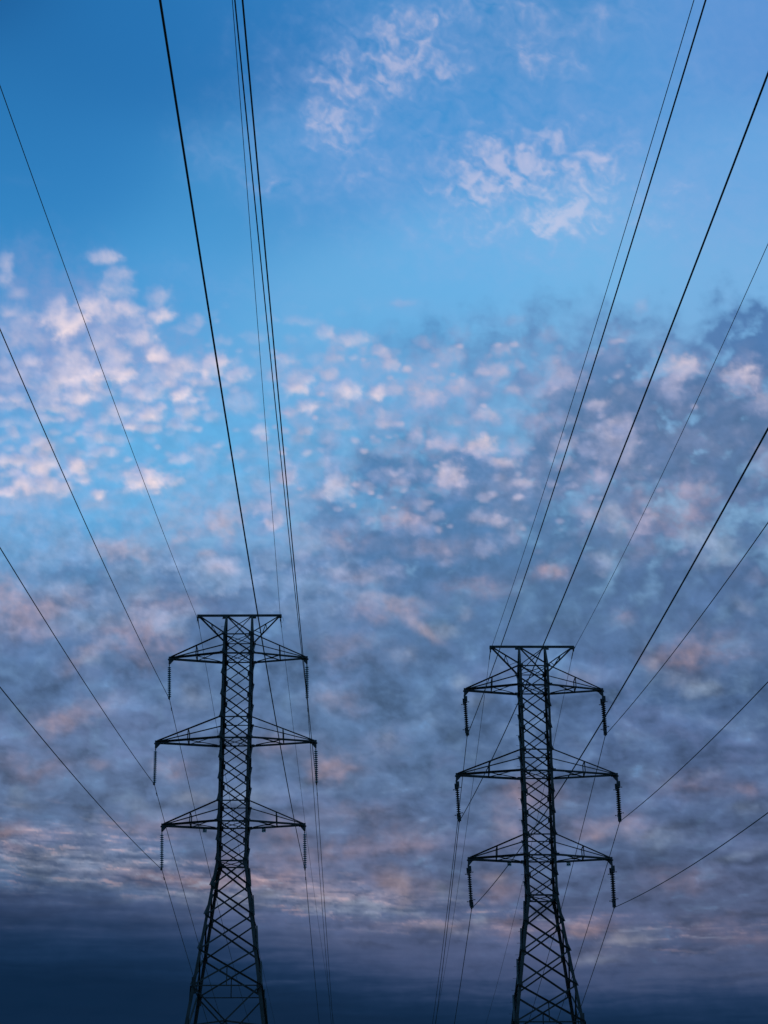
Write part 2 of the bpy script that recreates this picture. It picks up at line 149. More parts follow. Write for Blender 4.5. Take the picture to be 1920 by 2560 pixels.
def compose(f,N):
    """N: clear-sky radiance. returns emitted radiance C and opacity A of the cloud layer"""
    X,Y=f['X'],f['Y']; e=lambda a:a[...,None]
    T=blend(CLEAR,X,Y,1.4); T=T*np.array([.96,1.0,.985])
    A=np.full(X.shape,.6); C=np.clip(T-N*.4,0,None)
    def over(col,a):
        nonlocal A,C
        a=np.clip(a,0,1); C=C*e(1-a)+col*e(a); A=1-(1-A)*(1-a)
    Da=.9*sst(-.08,1.15,f['D'])*sst(0,.2,f['D']); S=blend(SHADE,X,Y,1.5); S=S*(1-e(sst(1450,1800,Y))*np.array([.10,.05,.10]))*(1-.12*e(sst(1250,1450,X)*sst(900,1000,Y)*(1-sst(1450,1650,Y))))
    low=sst(1250,2250,Y); vlow=sst(2150,2500,Y)
    # mottled thin cloud in the middle of the sky
    mk=sst(960,1240,Y+60*f['big'])*(1-.55*sst(700,250,X)*(1-sst(1250,1420,Y)))
    over(lin((102,148,200)),.5*mk*sst(-.12,.45,f['cell2']*.7+f['soft']*.45+.15*f['cell']))
    over(lin((146,188,226)),.38*mk*sst(.1,.5,-f['cell2']*.6-f['soft']*.5))
    # overcast deck: shaded blue-grey cloud, bluish gaps, faint mauve patches
    gap=np.clip(.42+1.15*f['cell']+.5*f['mid'],0,1)
    over(S,f['deck']*np.clip(1.1-(1-vlow)*(.62*(gap**1.7)*(1-.4*low)),0,1))
    over(lin((116,122,164))*e(1-.36*low),.2*f['deck']*sst(.02,.5,f['big']+.5*f['mid']))
    over(S*.7,f['deck']*.85*sst(.0,.55,-f['cell']-.35*f['mid']-.12*f['fine']))
    over(lin((122,160,204))*e(1-.5*low),.5*f['deck']*(1-.5*Da)*(1-sst(2000,2250,Y))*sst(.1,.6,-f['cell2']*.7+f['fine']*.25+.1*f['soft']))
    over(lin((110,150,198))*e(1-.5*low),.5*f['deck']*(1-.5*Da)*(1-.6*vlow)*sst(.22,.6,f['cell']*.6+f['mid']*.5+.2*f['fine']))
    over(S*e(1-.14*sst(900,1100,Y)),Da)
    over(lin((104,148,200))*e(1-.6*vlow),.45*f['deck']*(1-.75*vlow)*sst(.3,.62,f['cell']*.7+f['fine']*.35+.15*f['mid']))
    over(lin((138,186,228))*e(1-.55*low),.36*sst(.1,.85,-f['cell2']*.85+.15*f['soft']+.08)*sst(860,1000,Y)*(1-sst(1400,1750,Y))*sst(700,1250,X)*(1-.6*Da))
    # soft bodies, wisps
    over(lin((144,157,204)),.8*(1-np.exp(-1.1*f['B'])))
    wd=f['W']; over(lin((152,176,224))+(lin((216,208,230))-lin((152,176,224)))*e(sst(.5,1.9,wd)),.74*(1-np.exp(-.62*wd)))
    # lit puffs
    C=C*e(1-f['PA'])+f['PC']; A=1-(1-A)*(1-f['PA'])
    d=f['P']*np.clip(1+.5*f['fine']+.9*f['soft'],.1,2); tint=np.clip(f['Pt']/(f['P']+1e-4),0,1)
    pale=lin((168,196,226)); pink=lin((212,176,182))
    dim=(1-.32*sst(1300,2200,Y))*(1-.15*vlow)
    over((pale+(pink-pale)*e(tint))*e(dim),.8*(1-np.exp(-.85*d)))
    # crisp lumps all through the deck
    lump=fbm(X/48+.4*f['soft'],(Y*1.02+np.clip(Y-1750,0,1800)**2/900)/44,81,5,.55)
    mk2=np.clip(.35*sst(820,1000,Y)+f['deck']+.4*mk,0,1)*(1-.6*vlow)
    C=C*e(1+mk2*np.clip((.30-.14*low)*lump+(.2+.1*low)*f['cell2']+.09*f['fine'],-.3,.4))
    # thin bright and dark streaks just over the bank
    bx=[-300,0,250,500,700,900,1050,1300,1600,1920,2300]; x0,yc=sky_xy(bx,[2110,2125,2150,2205,2235,2255,2280,2300,2345,2320,2310]); _,yw=x0,np.interp(X[0],x0,[95,90,80,62,55,55,50,40,35,40,40])[None,:]
    ys_=np.interp(X[0],x0,yc)[None,:]; st_=np.interp(X[0],x0,[1,1,1,1,1,1,.8,.45,.55,.3,.2])[None,:]
    bm=np.exp(-((Y-ys_+18*f['big'])/yw)**2)*st_
    s2=fbm(X/120+.8*f['mid'],(Y-.06*X)/15+.9*f['cell'],91,6,.58)
    over(lin((62,82,118)),.72*bm*sst(-.05,.4,-s2))
    over(lin((150,160,186))+(lin((208,176,180))-lin((150,160,186)))*e(sst(-.2,.35,f['cell2']+.3*f['big'])),.72*bm*sst(.02,.5,s2))
    ex,ey=sky_xy([-300,0,300,520,720,900,1100,1350,1700,1920,2300],[2200,2212,2236,2280,2320,2368,2408,2440,2450,2444,2440])
    strk=fbm(X/330,Y/26+.6*f['big'],71,5,.55)
    edge=np.interp(X[0],ex,ey)[None,:]+52*strk+16*f['soft']
    wid=52+46*sst(200,700,X)*(1-sst(1100,1600,X))
    dep=Y-edge; bank=lin((54,72,108))+(lin((26,54,90))-lin((54,72,108)))*e(sst(-10,150,dep+40*sst(900,1500,X))); bank=bank+(lin((10,36,64))-bank)*e(sst(40,260,dep+.4*(Y-2370)))
    over(bank*e(1+.07*strk),.97*sst(-1,1,dep/wid))
    over(lin((96,112,150)),.14*sst(.25,.6,strk)*sst(10,40,dep)*(1-sst(60,150,dep)))
    lum=(C@np.array([.25,.6,.15]))[...,None]; g=e(sst(1250,1650,Y)*(1-sst(2250,2420,Y)))
    C=lum+(C-lum)*(1-.07*g); C=C*(1+g*e(np.clip(.34*f['big']+.22*f['cell'],-.28,.34)))
    return C,A

# smooth stand-in for the clear-sky radiance behind the veil
NCO=np.array([[ 2.0550e-02, 1.3901e-01, 4.9262e-01],
 [ 1.2700e-02, 9.7510e-02, 2.9761e-01],
 [ 1.2190e-02, 7.1800e-02, 1.2406e-01],
 [ 1.0070e-02, 4.2440e-02, 2.3390e-02],
 [ 2.4200e-03, 1.6940e-02, 6.2250e-02],
 [ 2.4100e-03, 1.7860e-02, 5.0280e-02],
 [ 1.3400e-03, 9.4000e-03, 1.8200e-02],
 [-1.3000e-04,-1.8200e-03,-8.7300e-03],
 [-9.0000e-05,-1.9200e-03,-9.6300e-03],
 [-1.1000e-04,-2.6000e-04,-7.9400e-03]])
def clear_radiance(X,Y):
    a=np.clip((X-960)/1200,-1.1,1.1); b=np.clip((Y-1280)/1500,-1.1,1.1)
    return np.clip(np.stack([a**i*b**j for i in range(4) for j in range(4-i)],-1)@NCO,0,None)
def sky_dome():
    half=math.pi*KA*SF; yt=1280-(math.pi/2-PIT)*SF; yb=1280-(-.05-PIT)*SF
    xs=np.unique(np.concatenate([np.linspace(960-half,-330,230),np.arange(-330,2250,3.6),np.linspace(2250,960+half,230)]))
    ys=np.unique(np.concatenate([np.linspace(yt,-140,110),np.arange(-140,2720,3.6),np.linspace(2720,yb,20)]))
    f=cloud_layers(xs,ys); C,A=compose(f,clear_radiance(f['X'],f['Y']))
    az=(f['X']-960)/(KA*SF); el=PIT-(f['Y']-1280)/SF; r=3000.
    P=np.stack([np.sin(az)*np.cos(el)*r,np.cos(az)*np.cos(el)*r,np.sin(el)*r+1.6],-1).reshape(-1,3)
    ny,nx=f['X'].shape; i=np.arange(ny*nx).reshape(ny,nx)
    q=np.stack([i[:-1,:-1],i[:-1,1:],i[1:,1:],i[1:,:-1]],-1).reshape(-1,4)
    me=bpy.data.meshes.new('sky'); me.vertices.add(len(P)); me.vertices.foreach_set('co',P.astype(np.float32).ravel())
    me.loops.add(q.size); me.loops.foreach_set('vertex_index',q.astype(np.int32).ravel())
    me.polygons.add(len(q)); me.polygons.foreach_set('loop_start',np.arange(0,q.size,4,dtype=np.int32)); me.polygons.foreach_set('loop_total',np.full(len(q),4,np.int32))
    me.update(calc_edges=True)
    at=me.color_attributes.new('cloud_light','FLOAT_COLOR','POINT'); at.data.foreach_set('color',np.concatenate([C,A[...,None]],-1).astype(np.float32).ravel())
    m=bpy.data.materials.new('cloudy_sky'); m.use_nodes=True; t=m.node_tree; t.nodes.clear()
    a=t.nodes.new('ShaderNodeAttribute'); a.attribute_name='cloud_light'; e=t.nodes.new('ShaderNodeEmission'); tr=t.nodes.new('ShaderNodeBsdfTransparent'); s=t.nodes.new('ShaderNodeAddShader'); o=t.nodes.new('ShaderNodeOutputMaterial')
    iv=t.nodes.new('ShaderNodeMath'); iv.operation='SUBTRACT'; iv.inputs[0].default_value=1
    t.links.new(a.outputs['Color'],e.inputs['Color']); t.links.new(a.outputs['Alpha'],iv.inputs[1]); t.links.new(iv.outputs[0],tr.inputs['Color'])
    t.links.new(e.outputs[0],s.inputs[0]); t.links.new(tr.outputs[0],s.inputs[1]); t.links.new(s.outputs[0],o.inputs['Surface'])
    m.cycles.emission_sampling='NONE'; me.materials.append(m)
    ob=bpy.data.objects.new('sky',me); sc.collection.objects.link(ob); ob['kind']='structure'
sky_dome()
WIRES={'T1FE-':((-13.646,131.070,51.264),-0.02243,-0.19479,0.0002427),
'T1F1-':((-15.470,131.070,44.916),-0.02312,-0.16625,0.0003220),
'T1F2-':((-16.265,131.070,38.578),-0.02292,-0.16122,0.0002673),
'T1F3-':((-15.478,131.070,32.517),-0.02239,-0.16240,0.0002906),
'T1FE+':((-7.602,131.070,51.232),-0.03043,-0.08245,-0.0000282),
'T1F1+':((-5.584,131.070,44.825),-0.02010,-0.16195,0.0002610),
'T1F2+':((-4.838,131.070,38.535),-0.02076,-0.16141,0.0002625),
'T1F3+':((-5.578,131.070,32.453),-0.02149,-0.16470,0.0003326),
'T1RE-':((-13.636,131.070,50.981),-0.00941,-0.09232,0.0002945),
'T1R1-':((-15.470,131.070,44.916),-0.01047,-0.07902,0.0002958),
'T1R2-':((-16.265,131.070,38.578),-0.00812,-0.08394,0.0002302),
'T1R3-':((-15.478,131.070,32.517),-0.00909,-0.08474,0.0002456),
'T1RE+':((-7.597,131.070,50.950),-0.00506,-0.02959,0.0002377),
'T1R1+':((-5.584,131.070,44.825),-0.00905,-0.08549,0.0002323),
'T1R2+':((-4.838,131.070,38.535),-0.00937,-0.08393,0.0002461),
'T1R3+':((-5.578,131.070,32.453),-0.00951,-0.08368,0.0002503),
'T2FE-':((7.697,131.443,48.768),-0.02869,-0.12819,0.0003564),
'T2F1-':((5.861,131.443,42.188),-0.03030,-0.13798,0.0004576),
'T2F2-':((5.166,131.443,35.914),-0.03069,-0.15525,0.0004767),
'T2FE+':((13.741,131.443,48.799),-0.02928,-0.13318,0.0004960),
'T2F1+':((15.726,131.443,42.179),-0.02949,-0.15885,0.0005134),
'T2F2+':((16.410,131.443,35.857),-0.02876,-0.15749,0.0005227),
'T2F3-':((5.891,131.443,29.797),-0.03036,-0.15338,0.0004763),
'T2F3+':((15.694,131.443,29.809),-0.02850,-0.16437,0.0005334),
'T2RE-':((7.693,131.443,48.613),-0.01335,-0.11526,0.0004691),
'T2R1-':((5.861,131.443,42.188),-0.01224,-0.12851,0.0004853),
'T2R2-':((5.166,131.443,35.914),-0.01176,-0.12974,0.0004829),
'T2R3-':((5.891,131.443,29.797),-0.01374,-0.12665,0.0004821),
'T2RE+':((13.734,131.443,48.644),-0.01342,-0.12153,0.0004291),
'T2R1+':((15.726,131.443,42.179),-0.01037,-0.13545,0.0004805),
'T2R2+':((16.410,131.443,35.857),-0.01256,-0.12945,0.0004819),
'T2R3+':((15.694,131.443,29.809),-0.01338,-0.12541,0.0004824)}
CLAMP={'T%s%s'%(k[1],k[3:]):v[0] for k,v in WIRES.items() if k[2]=='R' and k[3]!='E'}
# ---------------------------------------------------------------- helpers
col=sc.collection
class MB:
    """collects bars, boxes and lathed shapes; build() links them as one mesh object"""
    def __init__(s): s.v=[]; s.f=[]
    def add(s,vs,fs):
        n=len(s.v); s.v+= [tuple(v) for v in vs]; s.f+=[tuple(i+n for i in f) for f in fs]
    def angle(s,p,q,nrm,w,t=None,w2=None,flip=1):
        """steel angle bar from p to q: one leg lies across nrm (flat on the face), the other stands along nrm"""
        p,q=V(p),V(q); d=(q-p).normalized(); n=V(nrm); n=(n-d*n.dot(d)).normalized(); a=d.cross(n)*flip; t=t or w*.14; w2=w2 or w
        prof=[(-w/2,0),(w/2,0),(w/2,t),(-w/2+t,t),(-w/2+t,w2),(-w/2,w2)]
        vs=[e+a*x+n*y for e in(p,q) for x,y in prof]
        fs=[(i,(i+1)%6,(i+1)%6+6,i+6) for i in range(6)]+[(5,4,3,0),(3,2,1,0),(6,9,10,11),(6,7,8,9)]
        s.add(vs,fs)
    def corner(s,p,q,ax,ay,w,t):
        """leg angle: heel on p-q, legs along ax and ay"""
        p,q=V(p),V(q); ax,ay=V(ax),V(ay)
        prof=[(0,0),(w,0),(w,t),(t,t),(t,w),(0,w)]
        vs=[e+ax*x+ay*y for e in(p,q) for x,y in prof]
        s.add(vs,[(i,(i+1)%6,(i+1)%6+6,i+6) for i in range(6)]+[(5,4,3,0),(3,2,1,0),(6,9,10,11),(6,7,8,9)])
    def box(s,c,x,y,z,ax=(1,0,0),az=(0,0,1)):
        c,ax,az=V(c),V(ax).normalized(),V(az).normalized(); ay=az.cross(ax).normalized(); az=ax.cross(ay)
        vs=[c+ax*(x/2*i)+ay*(y/2*j)+az*(z/2*k) for k in(-1,1) for j in(-1,1) for i in(-1,1)]
        s.add(vs,[(0,2,3,1),(4,5,7,6),(0,1,5,4),(2,6,7,3),(0,4,6,2),(1,3,7,5)])
    def poly(s,pts,d):
        """plate: polygon pts pushed along d"""
        d=V(d); n=len(pts); P=[V(p)-d/2 for p in pts]+[V(p)+d/2 for p in pts]
        s.add(P,[tuple(range(n-1,-1,-1)),tuple(range(n,2*n))]+[(i,(i+1)%n,(i+1)%n+n,i+n) for i in range(n)])
    def tube(s,pts,r,n=8):
        pts=[V(p) for p in pts]; vs=[]; m=len(pts); rr=r if hasattr(r,'__len__') else [r]*m
        for i,p in enumerate(pts):
            d=(pts[min(i+1,m-1)]-pts[max(i-1,0)]).normalized(); a=d.cross(V((.3,.1,1)) if abs(d.z)<.9 else V((1,.2,0))).normalized(); b=d.cross(a)
            vs+=[p+(a*math.cos(k*2*math.pi/n)+b*math.sin(k*2*math.pi/n))*rr[i] for k in range(n)]
        fs=[(i*n+k,i*n+(k+1)%n,(i+1)*n+(k+1)%n,(i+1)*n+k) for i in range(m-1) for k in range(n)]+[tuple(range(n-1,-1,-1)),tuple(range((m-1)*n,m*n))]
        s.add(vs,fs)
    def lathe(s,prof,n=18,c=(0,0,0)):
        m=len(prof); vs=[(c[0]+r*math.cos(k*2*math.pi/n),c[1]+r*math.sin(k*2*math.pi/n),c[2]+z) for r,z in prof for k in range(n)]
        fs=[(i*n+k,i*n+(k+1)%n,(i+1)*n+(k+1)%n,(i+1)*n+k) for i in range(m-1) for k in range(n)]+[tuple(range(n-1,-1,-1)),tuple(range((m-1)*n,m*n))]
        s.add(vs,fs)
    def mesh(s,name,mat,smooth=False):
        me=bpy.data.meshes.new(name); me.from_pydata(s.v,[],s.f); me.update(); me.materials.append(mat)
        bm=bmesh.new(); bm.from_mesh(me); bmesh.ops.recalc_face_normals(bm,faces=bm.faces); bm.to_mesh(me); bm.free()
        if smooth: me.polygons.foreach_set('use_smooth',[True]*len(me.polygons)); me.update()
        return me
    def build(s,name,mat,parent=None,smooth=False):
        o=bpy.data.objects.new(name,s.mesh(name,mat,smooth)); col.objects.link(o)
        if parent: o.parent=parent
        return o
def inst(name,me,parent,loc=(0,0,0),rot=(0,0,0)):
    o=bpy.data.objects.new(name,me); col.objects.link(o); o.parent=parent; o.location=loc; o.rotation_euler=rot; return o
def empty(name,loc,rz=0):
    o=bpy.data.objects.new(name,None); col.objects.link(o); o.location=loc; o.rotation_euler=(0,0,rz); o.empty_display_size=.3; return o
def tag(o,label=None,cat=None,group=None,kind=None):
    for k,v in(('label',label),('category',cat),('group',group),('kind',kind)):
        if v: o[k]=v
# ---------------------------------------------------------------- materials
def mat(name,base,rough=.6,metal=0,var=0,scale=4,bump=0,spec=.5):
    m=bpy.data.materials.new(name); m.use_nodes=True; nt=m.node_tree; b=nt.nodes['Principled BSDF']
    b.inputs['Base Color'].default_value=(*base,1); b.inputs['Roughness'].default_value=rough; b.inputs['Metallic'].default_value=metal; b.inputs['Specular IOR Level'].default_value=spec
    if var:
        tc=nt.nodes.new('ShaderNodeTexCoord'); nz=nt.nodes.new('ShaderNodeTexNoise'); nz.inputs['Scale'].default_value=scale; nz.inputs['Detail'].default_value=6
        rp=nt.nodes.new('ShaderNodeValToRGB'); rp.color_ramp.elements[0].position=.3; rp.color_ramp.elements[1].position=.7
        rp.color_ramp.elements[0].color=(*[c*(1-var) for c in base],1); rp.color_ramp.elements[1].color=(*[min(1,c*(1+var)) for c in base],1)
        nt.links.new(tc.outputs['Object'],nz.inputs['Vector']); nt.links.new(nz.outputs['Fac'],rp.inputs['Fac']); nt.links.new(rp.outputs['Color'],b.inputs['Base Color'])
        if bump:
            bp=nt.nodes.new('ShaderNodeBump'); bp.inputs['Strength'].default_value=bump; nt.links.new(nz.outputs['Fac'],bp.inputs['Height']); nt.links.new(bp.outputs['Normal'],b.inputs['Normal'])
    return m
STEEL=mat('weathered_steel',(.042,.041,.039),.8,0,.35,1.6,.1,.3)
DARKST=mat('dark_forged_steel',(.035,.035,.036),.6,0,.3,9,0,.3)
PORC=mat('brown_porcelain',(.03,.016,.012),.35,0,.2,8)
GLASS=mat('toughened_glass',(.10,.30,.36),.25,0,.15,8)
GLASS.node_tree.nodes['Principled BSDF'].inputs['Transmission Weight'].default_value=.45
ALU=mat('weathered_aluminium',(.045,.045,.048),.6,.3,.25,30)
WHITE=mat('enamelled_white_plate',(.82,.82,.8),.5,0,.08,6)
NAVY=mat('dark_blue_plate',(.02,.03,.06),.5,0,.2,6)
CONC=mat('concrete',(.32,.31,.29),.9,0,.25,3,.2)
SOIL=mat('meadow_grass',(.05,.07,.028),.95,0,.5,.6,.3)
# ---------------------------------------------------------------- ground (the frame looks above it; it carries the pylons)
g=MB(); n=96
g.add([(2950*math.cos(k*2*math.pi/n),2950*math.sin(k*2*math.pi/n),0) for k in range(n)],[tuple(range(n))])
tag(g.build('ground',SOIL),kind='structure')
# ---------------------------------------------------------------- pylons
U=.86
LV={k:v*U for k,v in dict(top=0,a1u=-2.124,a1l=-3.8185,a2u=-9.4023,a2l=-11.1982,a3u=-16.5085,a3l=-18.2075,w=-21.4527,b=-31.588).items()}
HWT,HWW,HWB=1.15*U,1.1307*U,2.5263*U
ARM=[(3.5231*U,0),(5.7622*U,-.0264*U),(6.5877*U,-.0047*U),(5.7614*U,-.0174*U)]
def hw(h):
    if h>=LV['w']: return .075+HWT+(HWW-HWT)*h/LV['w']
    return .085+HWW+.035*min(1,(LV['w']-h)/4)-.01+(HWB-HWW)*(LV['w']-h)/(LV['w']-LV['b'])
def lerp(a,b,t): return V(a)+(V(b)-V(a))*t
def pylon(loc,yaw,H,label,bolts):
    root=empty('transmission_pylon',loc,yaw); tag(root,label,'pylon','lattice pylons of the double line')
    Z=lambda h:h+H
    node=lambda sx,sy,h:V((sx*hw(h),sy*hw(h),Z(h)))
    T=LV; cz=T['b']-2.35                      # level of the first big K joint
    # legs: heel outside, flanges along the faces; the top pieces lean in to meet under the top beam
    legs={}
    for sx in(-1,1):
        for sy in(-1,1):
            m=MB(); ax,ay=(-sx,0,0),(0,-sy,0)
            topx=hw(0)-.06; yt=.03*sy
            m.corner((sx*topx,yt,Z(-.05)),node(sx,sy,T['a1u']),ax,ay,.15,.02)
            m.corner(node(sx,sy,T['a1u']),node(sx,sy,T['w']),ax,ay,.175,.024)
            m.corner(node(sx,sy,T['w']),node(sx,sy,T['b']),ax,ay,.205,.026)
            m.corner(node(sx,sy,T['b']),node(sx,sy,-H+.3),ax,ay,.225,.028)
            for h,l,w in((T['w'],1.0,.2),(T['b'],1.1,.26),(T['a2l']-1.3,.7,.19)):      # splice plates on both flanges
                p=node(sx,sy,h); m.box(p+V((-sx*w/2,sy*.012,0)),w,.02,l); m.box(p+V((sx*.012,-sy*w/2,0)),.02,w,l)
            legs[sx,sy]=m.build('leg',STEEL,root)
            f=MB(); f.box(V((sx*hw(-H),sy*hw(-H),.2)),.9,.9,.5); f.build('concrete_footing',CONC,root)
    # face bracing
    def levels(a,b,n): return [a+(b-a)*i/n for i in range(n+1)]
    body=levels(T['a1u'],T['a1l'],1)+levels(T['a1l'],T['a2u'],3)[1:]+[T['a2l']]+levels(T['a2l'],T['a3u'],3)[1:]+[T['a3l']]+levels(T['a3l'],T['w'],2)[1:]
    wl=[T['w']+(T['b']-T['w'])*t for t in(.21,.445,.718,1)]
    struts=[T['a1u'],T['a1l'],T['a2u'],T['a2l'],T['a3u'],T['a3l'],T['w'],T['b']]
    faces=[((-1,-1),(1,-1),(0,-1,0)),((1,1),(-1,1),(0,1,0)),((-1,1),(-1,-1),(-1,0,0)),((1,-1),(1,1),(1,0,0))]
    for (a,b,nr) in faces:
        m=MB(); nv=V(nr); front=abs(nr[1])>.5; si=1 if nr[1]<0 or nr[0]<0 else -1
        P=lambda c,h,o=.0:node(c[0],c[1],h)+nv*o
        for h0,h1,wa,wb in [(body[i],body[i+1],.09,.07) for i in range(len(body)-1)]+[(x,y,.12,.108) for x,y in zip([T['w']]+wl[:-1],wl)]:
            # '\' lies outside the leg flange, '/' inside it
            A,B=(a,b) if (si>0 or front) else (b,a)
            if front and nr[1]>0: A,B=b,a
            m.angle(P(A,h0,.012),P(B,h1,.012),nv,wa,w2=wa*(1.0 if front else .95))
            m.angle(P(B,h0,-.03),P(A,h1,-.03),-nv,wb)
        for h in struts:
            heavy=h in(T['a1l'],T['a2l'],T['a3l'],T['w'])
            m.angle(P(a,h,-.03),P(b,h,-.03),-nv,.10 if heavy else .075)
        # redundant member under the last X, big K below
        h0,h1=wl[2],wl[3]; w0,w1=hw(h0),hw(h1); tc=w0/(w0+w1); hc=h0+(h1-h0)*tc
        mid=lambda h,o:(P(a,h,o)+P(b,h,o))/2
        m.angle(mid(hc,-.05),mid(h1,-.05),-nv,.07)
        for c in(a,b):
            m.angle(P(c,T['b'],.012),mid(cz,.012),nv,.10)
            m.angle(mid(cz,-.03),P(c,cz-.35,-.03),-nv,.10)
            m.angle(mid(cz,-.06),P(c,T['b']-8.5,-.02),-nv,.12)
            m.angle(P(c,T['b']-8.5,-.04),mid(-H+.5,-.04),-nv,.13)
        m.angle(P(a,T['b']-8.5,-.03),P(b,T['b']-8.5,-.03),-nv,.12)
        # gusset plates
        for h in body+wl:
            for c in(a,b):
                w=V((P(b,h)-P(a,h)).normalized())*(1 if c==a else -1)
                m.box(P(c,h,-.006)+w*.16,.24,.014,.26,ax=w,az=(0,0,1))
        if front:                                     # X between the leaning top pieces
            for i,(c,d) in enumerate(((a,b),(b,a))):
                m.angle(V((c[0]*(hw(0)-.22),.05*c[1],Z(-.12))),P(d,T['a1u'],.01*(1-i*3)),nv,.085 if (c[0]<0)==True else .062)
        m.build('face_bracing',STEEL,root)
    # plan bracing
    for h in(T['a1u'],T['a1l'],T['a2l'],T['a3l'],T['w']):
        m=MB(); q=.9
        for s in(1,-1):
            m.angle(V((-q*hw(h),-s*q*hw(h),Z(h)-.02-.05*(s>0))),V((q*hw(h),s*q*hw(h),Z(h)-.02-.05*(s>0))),(0,0,1),.055)
        m.build('plan_bracing',STEEL,root)
    # top beam with its two peaks
    pk=MB(); L0=ARM[0][0]
    pk.box((0,0,Z(-.02)),2*L0+.1,.12,.15)
    for sx in(-1,1):
        tip=V((sx*(L0-.12),0,Z(-.08)))
        pk.box((sx*(hw(0)-.02),0,Z(-.13)),.36,.14,.2)
        pk.box((sx*(L0-.05),0,Z(-.1)),.22,.14,.22)
        ends=[]
        for sy in(-1,1):
            e=node(sx,sy,T['a1u']+.12); pk.angle(tip+V((0,sy*.05,0)),e,(0,sy,0),.085 if sy<0 else .11); ends.append(lerp(tip,e,.5))
        pk.angle(ends[0],ends[1],(0,0,1),.05); 
        e2=[lerp(tip,node(sx,sy,T['a1u']+.12),.68) for sy in(-1,1)]; pk.angle(ends[0],e2[1],(0,0,1),.045)
        pk.angle(e2[1],lerp(tip,node(sx,-1,T['a1u']+.12),.92),(0,0,1),.035)
    pk.build('earth_wire_beam',STEEL,root)
    # crossarms
    for i,(u,l) in enumerate((('a1u','a1l'),('a2u','a2l'),('a3u','a3l'))):
        L,dz=ARM[i+1]
        for sx in(-1,1):
            m=MB(); tip=V((sx*L,0,Z(T[l])+dz)); mids={}
            for sy in(-1,1):
                lo=node(sx,sy,T[l]); up=node(sx,sy,T[u]); t0=tip+V((-sx*.05,sy*.05,-.03)); t1=tip+V((-sx*.1,sy*.05,.06))
                m.angle(t0,lo,(0,sy,0),.145,w2=.12); m.angle(t1,up,(0,sy,0),.09 if sy<0 else .07)
                m.box(lo+V((sx*.05,sy*.012,.02)),.3,.018,.22)
                m.box(up+V((sx*.02,sy*.012,0)),.2,.018,.18)
                mids[sy]=(lerp(t0,lo,.49),lerp(t1,up,.49)); m.angle(*mids[sy],(0,sy,0),.07)
            m.angle(mids[-1][0],mids[1][0],(0,0,1),.07); m.angle(mids[-1][1],mids[1][1],(0,0,1),.06)
            for sy in(-1,1): m.angle(mids[sy][0]+V((0,0,-.03)),lerp(tip,node(sx,-sy,T[l]),.93 if sy<0 else .84)+V((0,0,-.04*sy)),(0,0,1),.06)
            lo1,lo2=[lerp(tip,node(sx,sy,T[l]),.66) for sy in(-1,1)]; m.box((lo1*.45+lo2*.55)+V((0,0,-.02)),.34,.16,.02)
            arm=m.build('crossarm',STEEL,root)
            h=MB(); X=lambda x,z:tip+V((sx*(.07-x),0,z))
            for y in(-.06,.06): h.poly([X(0,.09)+V((0,y,0)),X(.42,.09)+V((0,y,0)),X(.42,-.08)+V((0,y,0)),X(.1,-.47)+V((0,y,0)),X(0,-.47)+V((0,y,0))],(0,.022,0))
            h.box(tip+V((sx*-.1,0,.0)),.36,.2,.17); h.box(tip+V((sx*-.13,0,-.12)),.52,.2,.06)
            h.box(X(.05,-.42),.07,.18,.06)
            h.build('hanger_plate',DARKST,arm)
    # circuit plates under the lowest arms
    for sx in(-1,1):
        p=V((sx*(hw(T['a3l'])+1.02),hw(T['a3l'])*.83,Z(T['a3l'])-.2))
        m=MB(); m.box(p+V((0,0,.0)),.28,.03,.26,az=(0,.1,1)); pl=m.build('marker_plate',WHITE,root)
        m=MB(); m.box(p+V((0,-.018,-.03)),.26,.012,.1,az=(0,.1,1)); m.build('painted_band',NAVY,pl)
    # climbing bolts
    bm_=MB(); bm_.tube([(0,0,0),(-.2,0,0)],.011,6); bm_.box((-.205,0,0),.018,.04,.04); bme=bm_.mesh('step_bolt',DARKST)
    for sy,hs in bolts:
        for h in hs: inst('step_bolt',bme,legs[-1,sy],node(-1,sy,h) if h<T['a1u'] else V((-(hw(0)-.03),sy*hw(h)*min(1,h/T['a1u']),Z(h))))
    return root
HT1,HT2=59.682*U+1.6,56.885*U+1.6
step=lambda a,b,d:[a-d*i for i in range(int((a-b)/d)+1)]
PY1=pylon((-12.34*U,152.41*U,0),.0046,HT1,'dark steel lattice pylon carrying plain glass insulator strings, on the left',[(-1,[-.35,-1.15]),(1,step(LV['b']-.9,-HT1+3,.75))])
PY2=pylon((12.462*U,152.84*U,0),.0178,HT2,'dark steel lattice pylon with climbing bolts down its left leg, on the right',[(1,step(-.95,-HT2+3,.78))])
